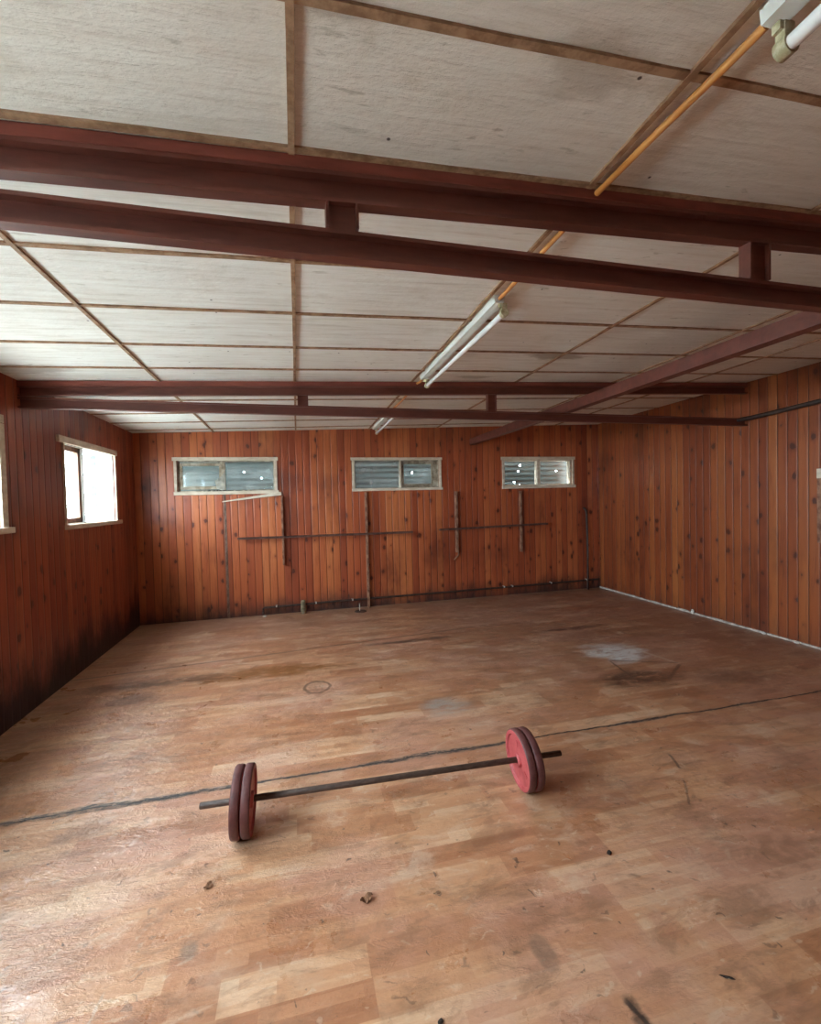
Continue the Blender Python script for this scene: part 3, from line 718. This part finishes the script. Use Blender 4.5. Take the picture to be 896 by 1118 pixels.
# the loose sill strip hanging at a slant
bm = bm_new()
L = math.hypot(.74, .105); an = math.atan2(.092, .74)
hexa(bm, [(-L / 2, -.012, -.006), (L / 2, -.012, -.022), (L / 2, .010, -.022), (-L / 2, .010, -.006), (-L / 2, -.012, .006), (L / 2, -.012, .022), (L / 2, .010, .022), (-L / 2, .010, .006)])
o = obj('loose_strip', bm, M['trim'], loc=(-.560, YB - .045, 1.575)); o.rotation_euler = (0, -an, 0)
tag(o, 'pale loose wooden strip hanging slanted below the broken left back window', 'wood strip')

# window 2: film over two lights
w, h = backwin(2, *BW[1]); window_trim(w, h, tw=.035)
bm = bm_new(); frame_rect(bm, -h, h, *ZW, 0.01, 0.10, 0.012); obj('window_frame', bm, M['reveal'], w)
bm = bm_new(); box(bm, .030, .052, -.012, .06, ZW[0], ZW[1]); obj('mullion', bm, M['trim'], w)
bm = bm_new(); frame_rect(bm, .055, h - .012, ZW[0] + .012, ZW[1] - .012, .045, .07, .045); 
box(bm, h - .10, h - .012, .040, .065, ZW[0] + .02, ZW[1] - .02)
s_ = obj('sash', bm, M['reveal'], w)
bm = bm_new(); box(bm, .10, h - .10, .055, .059, ZW[0] + .055, ZW[1] - .055); obj('pane', bm, M['dirty_glass'], s_)
bm = bm_new(); crinkled(bm, -h + .01, .035, ZW[0] + .004, ZW[1] - .004, .004, .006, 5); obj('plastic_film', bm, M['plastic_film'], w, smooth=60)
bm = bm_new(); box(bm, -h + .012, .03, .080, .084, ZW[0] + .012, ZW[1] - .012); obj('pane', bm, M['glass'], w)

# window 3: clean two-light slider
w, h = backwin(3, *BW[2]); window_trim(w, h)
bm = bm_new(); frame_rect(bm, -h, h, *ZW, 0.02, 0.10, 0.020); obj('window_frame', bm, M['trim'], w)
bm = bm_new(); box(bm, -.020, .032, .005, .085, ZW[0], ZW[1]); obj('mullion', bm, M['trim'], w)
bm = bm_new(); box(bm, -h + .018, -.02, .050, .054, ZW[0] + .018, ZW[1] - .018); obj('pane', bm, M['glass'], w)
bm = bm_new(); box(bm, .032, h - .018, .065, .069, ZW[0] + .018, ZW[1] - .018); obj('pane', bm, M['glass'], w)

# corrugated sheet standing outside behind the back windows, with nail holes
SY = 6.90
bm = bm_new()
holes = [(-.699, 1.939), (-.466, 1.854), (1.734, 1.907), (3.537, 2.002), (3.505, 1.91), (3.431, 1.731), (3.524, 1.686), (4.19, 1.914), (4.014, 1.678)]
xs = [-2.6, 4.415]
for hx, hz in holes: xs += [hx - .011, hx + .011]
xs = sorted(xs); pitch = .078; seg = 8
zs = [0.0 + pitch * k / seg for k in range(int(2.55 / pitch * seg))]
G = [[bm.verts.new((x, .0028 * math.sin(2 * math.pi * z / pitch), z)) for z in zs] for x in xs]
for i in range(len(xs) - 1):
    for j in range(len(zs) - 1):
        cx, cz = (xs[i] + xs[i + 1]) / 2, (zs[j] + zs[j + 1]) / 2
        if any(abs(cx - hx) < .012 and abs(cz - hz) < .0115 for hx, hz in holes): continue
        bm.faces.new([G[i][j], G[i + 1][j], G[i + 1][j + 1], G[i][j + 1]])
o = obj('corrugated_sheet', bm, M['sheet'], loc=(0, SY, 0), smooth=70)
md = o.modifiers.new('thickness', 'SOLIDIFY'); md.thickness = 0.002
tag(o, 'weathered grey corrugated iron sheet with nail holes seen outside the three back windows', 'metal sheet')

# ------------------------------------------------------------------ left wall windows
def leftwin(i, a, b, z0, z1, sash):
    w = sempty('window_%d' % i, (XL, (a + b) / 2, 0)); h = (b - a) / 2
    bm = bm_new(); box(bm, 0, .026, -h - .115, h + .045, z1 - .012, z1 + .046, bev=.004); obj('head_trim', bm, M['trim'], w)
    bm = bm_new(); box(bm, 0, .036, -h - .03, h + .10, z0 - .036, z0 + .006, bev=.004); obj('sill_trim', bm, M['trim'], w)
    for s in (-1, 1):
        wd = .022 if i == 4 else .065
        bm = bm_new(); box(bm, 0, .016, min(s * h, s * (h + wd)), max(s * h, s * (h + wd)), z0, z1 - .012, bev=.003); obj('side_trim', bm, M['trim'], w)
    bm = bm_new()
    t = .016
    box(bm, -.11, -.01, -h, h, z0, z0 + t); box(bm, -.11, -.01, -h, h, z1 - t, z1)
    box(bm, -.11, -.01, -h, -h + t, z0, z1); box(bm, -.11, -.01, h - t, h, z0, z1)
    obj('window_frame', bm, M['white_enamel'], w)
    # opening sash on the side nearer the camera
    e = -h + sash
    bm = bm_new(); t = .045
    box(bm, -.075, -.035, -h + .016, e, z0 + .016, z0 + .016 + t); box(bm, -.075, -.035, -h + .016, e, z1 - .016 - t, z1 - .016)
    box(bm, -.075, -.035, -h + .016, -h + .03, z0 + .016, z1 - .016); box(bm, -.075, -.035, e - .055, e, z0 + .016, z1 - .016)
    s_ = obj('sash', bm, M['brown_sash'], w)
    bm = bm_new(); box(bm, -.057, -.053, -h + .03, e - .055, z0 + .06, z1 - .06); obj('pane', bm, M['glass'], s_)
    bm = bm_new(); box(bm, -.09, -.02, e + .012, e + .026, z0 + .016, z1 - .016); obj('mullion', bm, M['white_enamel'], w)
    bm = bm_new(); box(bm, -.082, -.078, e + .026, h - .016, z0 + .016, z1 - .016); obj('pane', bm, M['glass'], w)
    return w
leftwin(4, *LW[0], .42)
leftwin(5, *LW[1], .45)
leftwin(6, *LW[2], .45)  # unseen added window, widened for more side light on the near floor

# portals help the daylight through the openings
def portal(loc, rot, sx, sy):
    l = bpy.data.lights.new('window_portal', 'AREA'); l.shape = 'RECTANGLE'; l.size = sx; l.size_y = sy
    l.cycles.is_portal = True
    o = bpy.data.objects.new('window_portal', l); COL.objects.link(o); o.location = loc; o.rotation_euler = rot
H90 = math.pi / 2
for a, b, z0, z1 in LW: portal((XL - WT - .01, (a + b) / 2, (z0 + z1) / 2), (0, -H90, 0), z1 - z0, b - a)
for a, b in BW: portal(((a + b) / 2, YB + WT + .03, 1.865), (-H90, 0, 0), b - a, .4)

# ------------------------------------------------------------------ fittings on the back wall
def bwp(x, d, z): return (x, YB + TB * x - d, z)
def upright(label, x, z0, z1, wd=.026, dp=.075, hook=False, group='wall uprights'):
    bm = bm_new()
    box(bm, -wd / 2, wd / 2, -dp, 0, z0, z1, bev=.003)
    if hook:
        path_tube(bm, [(0.012, -.03, z0 + .03), (.022, -.035, z0 - .01), (.008, -.035, z0 - .05), (-.03, -.035, z0 - .08), (-.05, -.03, z0 - .11)], .011, 10)
    return tag(obj('wall_upright', bm, M['upright'], loc=bwp(x, 0, 0), rotz=TB), label, 'upright', group)
upright('slim wooden upright on the back wall below the right end of the broken left window', -.188, .665, 1.585)
upright('tall slim wooden upright reaching the floor below the middle back window', .945, 0.0, 1.615, .030, .065)
upright('slim upright with a hooked bottom end on the back wall right of the middle window', 2.285, .70, 1.60, .030, .06, True)
upright('slim wooden upright on the back wall below the right hand small window', 3.328, .655, 1.585, .026, .055)
def rail(label, xa, za, xb, zb):
    bm = bm_new(); th = .027; d0, d1 = .058, .095
    hexa(bm, [(xa, -d1, za - th), (xb, -d1, zb - th), (xb, -d0, zb - th), (xa, -d0, za - th), (xa, -d1, za), (xb, -d1, zb), (xb, -d0, zb), (xa, -d0, za)])
    hexa(bm, [(xa, -d1 - .02, za - .004), (xb, -d1 - .02, zb - .004), (xb, -d1, zb - .004), (xa, -d1, za - .004), (xa, -d1 - .02, za), (xb, -d1 - .02, zb), (xb, -d1, zb), (xa, -d1, za)])
    return tag(obj('wall_rail', bm, M['angle_iron'], loc=(0, YB, 0), rotz=TB), label, 'rail', 'horizontal rails on the back wall')
rail('longer brown horizontal rail crossing two uprights, on the left of the back wall', -.755, 1.055, 1.60, 1.045)
rail('shorter brown horizontal rail on the right of the back wall, left of the corner pipe', 2.0, 1.06, 3.75, 1.085)
# joint strip
bm = bm_new(); box(bm, -.016, .016, -.004, 0, 0, 1.63); struct('trim_%d' % (nt[0] + 1), bm, M['grey_joint'], loc=bwp(-.905, 0, 0), rotz=TB)

# low pipe along the back wall
t = thing('skirting_pipe', 'thin dark pipe running low along the back wall to the right corner', 'pipe', (0, YB, 0), TB)
bm = bm_new(); path_tube(bm, [(-.47, -.035, .03), (-.47, -.035, .095), (-.45, -.035, .105), (.5, -.035, .118), (1.6, -.035, .122), (3.2, -.035, .130), (4.69, -.035, .142)], .013, 10)
obj('pipe_run', bm, M['dark_iron'], t, smooth=60)
for x in (-.30, .22, .72, 3.02, 3.16, 3.82, 4.46):
    bm = bm_new(); z = .105 + (x + .45) * .0073
    box(bm, x - .009, x + .009, -.050, 0, z + .012, z + .018); box(bm, x - .009, x + .009, -.052, -.048, z - .004, z + .018)
    c_ = obj('pipe_clip', bm, M['skirting'], t)
    c_['label'] = 'pale pipe clip'
bm = bm_new(); path_tube(bm, [(4.46, -.07, 0), (4.46, -.07, .6), (4.452, -.07, 1.18), (4.45, -.062, 1.25), (4.45, -.02, 1.285), (4.45, 0.0, 1.29)], .017, 12)
o = obj('riser_pipe', bm, M['dark_iron'], loc=(0, YB, 0), rotz=TB, smooth=60)
tag(o, 'upright dark pipe rising from the floor at the right end of the back wall', 'pipe')
bm = bm_new()
prof = [(.0, .0), (.034, .0), (.036, .05), (.031, .11), (.033, .165), (.022, .178), (.0, .180)]
lathe(bm, [(max(r, .0005), a) for r, a in prof], 18, Matrix.Rotation(-H90, 4, 'Y'))
o = obj('post_stub', bm, M['stub'], loc=bwp(.05, .085, 0), smooth=50)
tag(o, 'short stubby mossy post standing against the foot of the back wall', 'stub')
# flat drain ring with a thin stalk
t = thing('drain_cover', 'small dark oval drain cover on the floor near the back wall', 'drain cover', (.80, 6.24, 0))
bm = bm_new(); lathe(bm, [(.0005, .003), (.055, .003), (.058, .006), (.078, .006), (.082, .0), (.0005, .0)], 32, Matrix.Rotation(-H90, 4, 'Y'))
obj('cover_ring', bm, M['dark_iron'], t)
bm = bm_new(); tube(bm, (-.01, .0, .008), (-.012, .0, .11), .005, 10); o = obj('valve_stem', bm, M['skirting'], t); o['label'] = 'thin pale stem'

# right wall: bracket at the frame edge
t = thing('wall_board', 'pale edged board fixed to the right wall at the right frame edge', 'board', (XR, 3.0, 0))
bm = bm_new(); box(bm, -.022, 0, -.42, .30, 1.60, 1.69, bev=.003); o = obj('top_edge', bm, M['trim'], t)
bm = bm_new(); box(bm, -.016, 0, -.42, .30, 1.00, 1.60, bev=.003); obj('panel', bm, M['upright'], t)

# ------------------------------------------------------------------ barbell
A = Vector((-.460, 2.211)); B = Vector((1.302, 2.144))
mid = (A + B) / 2; L = (B - A).length; an = math.atan2((B - A).y, (B - A).x)
PR = 0.15
t = thing('barbell', 'old barbell with two red plates at each end lying on the worn floor', 'barbell', (mid.x, mid.y, 0), an)
bar_z = PR + .004
bm = bm_new(); r = .0142
lathe(bm, [(.0005, -L / 2), (r - .002, -L / 2), (r, -L / 2 + .003), (r, L / 2 - .003), (r - .002, L / 2), (.0005, L / 2)], 28)
bmesh.ops.translate(bm, verts=bm.verts, vec=(0, 0, bar_z))
obj('bar', bm, M['bar_steel'], t, smooth=40)
def plate(x, lean, spin, dz=0.0):
    # lean: tip about the local Y axis, so that the plate loosely hangs on the bar
    T = Matrix.Translation((x, 0, PR * math.cos(lean) + .0165 * abs(math.sin(lean)) + dz)) @ Matrix.Rotation(lean, 4, 'Y') @ Matrix.Rotation(spin, 4, 'X')
    hw = .0205; hole = .0150
    bm = bm_new()
    lathe(bm, [(.1425, -hw + .003), (.1440, -hw + .0012), (.1475, -hw + .004), (PR, -hw + .008), (PR, hw - .008), (.1475, hw - .004), (.1440, hw - .0012), (.1425, hw - .003), (.140, 0), (.1425, -hw + .003)], 96, T)
    rim = obj('plate_rim', bm, M['plate_rim'], None, smooth=35)
    bm = bm_new()
    dh = .010
    lathe(bm, [(hole, -hw - .002), (.030, -hw - .002), (.034, -hw + .002), (.036, -dh), (.042, -dh - .001), (.122, -dh), (.128, -hw + .001), (.134, -hw), (.1435, -hw + .001), (.1435, hw - .001), (.134, hw), (.128, hw - .001), (.122, dh), (.042, dh + .001), (.036, dh), (.034, hw - .002), (.030, hw + .002), (hole, hw + .002), (hole, -hw - .002)], 72, T)
    # faint raised lugs on the dished face
    for k in range(3):
        a0 = k * 2.094 + .6
        for s in (-1, 1):
            mm = T @ Matrix.Rotation(a0, 4, 'X') @ Matrix.Translation((s * (dh + .001), .082, 0))
            box(bm, -.002, .002, -.016, .016, -.007, .007, mm)
    pl = obj('weight_plate', bm, M['plate'], t, smooth=30)
    rim.parent = pl
    return pl
toloc = lambda X: (X - mid.x)
plate(toloc(-.2970), .045, .3)
plate(toloc(-.2510), .035, 1.3)
plate(toloc(1.0770), -.062, .9)
plate(toloc(1.1205), -.072, 2.1)

# ------------------------------------------------------------------ small litter on the floor
def chip(name, label, cat, mat, x, y, sx, sy, sz, rot, seed, group=None, z=0.0):
    rr = random.Random(seed); bm = bm_new()
    bmesh.ops.create_icosphere(bm, subdivisions=2, radius=1)
    for v in bm.verts:
        v.co *= rr.uniform(.75, 1.15)
        v.co = Vector((v.co.x * sx, v.co.y * sy, max(v.co.z, -.75) * sz))
    mz = min(v.co.z for v in bm.verts)
    for v in bm.verts: v.co.z -= mz
    o = obj(name, bm, mat, loc=(x, y, z)); o.rotation_euler.z = rot
    return tag(o, label, cat, group)
def leaf(label, x, y, s, rot, seed):
    rr = random.Random(seed); bm = bm_new()
    top = []; n = 9
    for i in range(n):
        f = i / (n - 1); wdt = math.sin(math.pi * min(f * .9 + .05, 1)) * .38 * s
        zc = .004 + .010 * abs(math.sin(3 * f + seed)); 
        top.append([bm.verts.new(((f - .5) * s, k * wdt * rr.uniform(.8, 1.1), zc + (.008 if k else 0) * rr.random())) for k in (-1, 0, 1)])
    for a, b in zip(top, top[1:]):
        for k in (0, 1): bm.faces.new([a[k], a[k + 1], b[k + 1], b[k]])
    r = bmesh.ops.extrude_face_region(bm, geom=bm.faces[:]); bmesh.ops.translate(bm, verts=[v for v in r['geom'] if isinstance(v, bmesh.types.BMVert)], vec=(0, 0, -.0012))
    mz = min(v.co.z for v in bm.verts)
    for v in bm.verts: v.co.z -= mz
    o = obj('dry_leaf', bm, M['dry_leaf'], loc=(x, y, 0)); o.rotation_euler.z = rot
    return tag(o, label, 'leaf')
leaf('small curled brown dry leaf on the floor in front of the bar', .210, 1.70, .05, .3, 2)
leaf('tiny dark brown dry leaf on the floor in front of the left plates', -.382, 1.925, .035, .8, 5)
chip('floor_crumb', 'small round black crumb on the floor in front of the right plates', 'crumb', M['black_chip'], 1.224, 1.655, .013, .010, .006, .4, 11)
chip('wood_splinter', 'thin dark curved splinter on the floor at the lower right', 'splinter', M['black_chip'], 1.245, 1.128, .022, .0045, .003, -.55, 12)
chip('floor_crumb', 'small black crumb at the bottom edge of the floor below the middle', 'crumb', M['black_chip'], .355, 1.24, .009, .007, .005, .4, 13)
chip('plaster_chip', 'upright pale plaster chip against the foot of the right wall, nearest the far corner', 'plaster chip', M['plaster'], XR - .03, 4.70, .014, .022, .034, .1, 14)
chip('plaster_chip', 'small pale plaster chip at the foot of the right wall, midway along', 'plaster chip', M['plaster'], XR - .03, 3.80, .013, .022, .014, .1, 15)
chip('plaster_chip', 'small pale plaster chip at the foot of the right wall, nearest the right frame edge', 'plaster chip', M['plaster'], XR - .03, 3.47, .014, .026, .012, .3, 16)
chip('plaster_chip', 'pale plaster chip at the foot of the back wall below the broken left window', 'plaster chip', M['plaster'], -.45, YB - .12, .03, .018, .012, .3, 17)
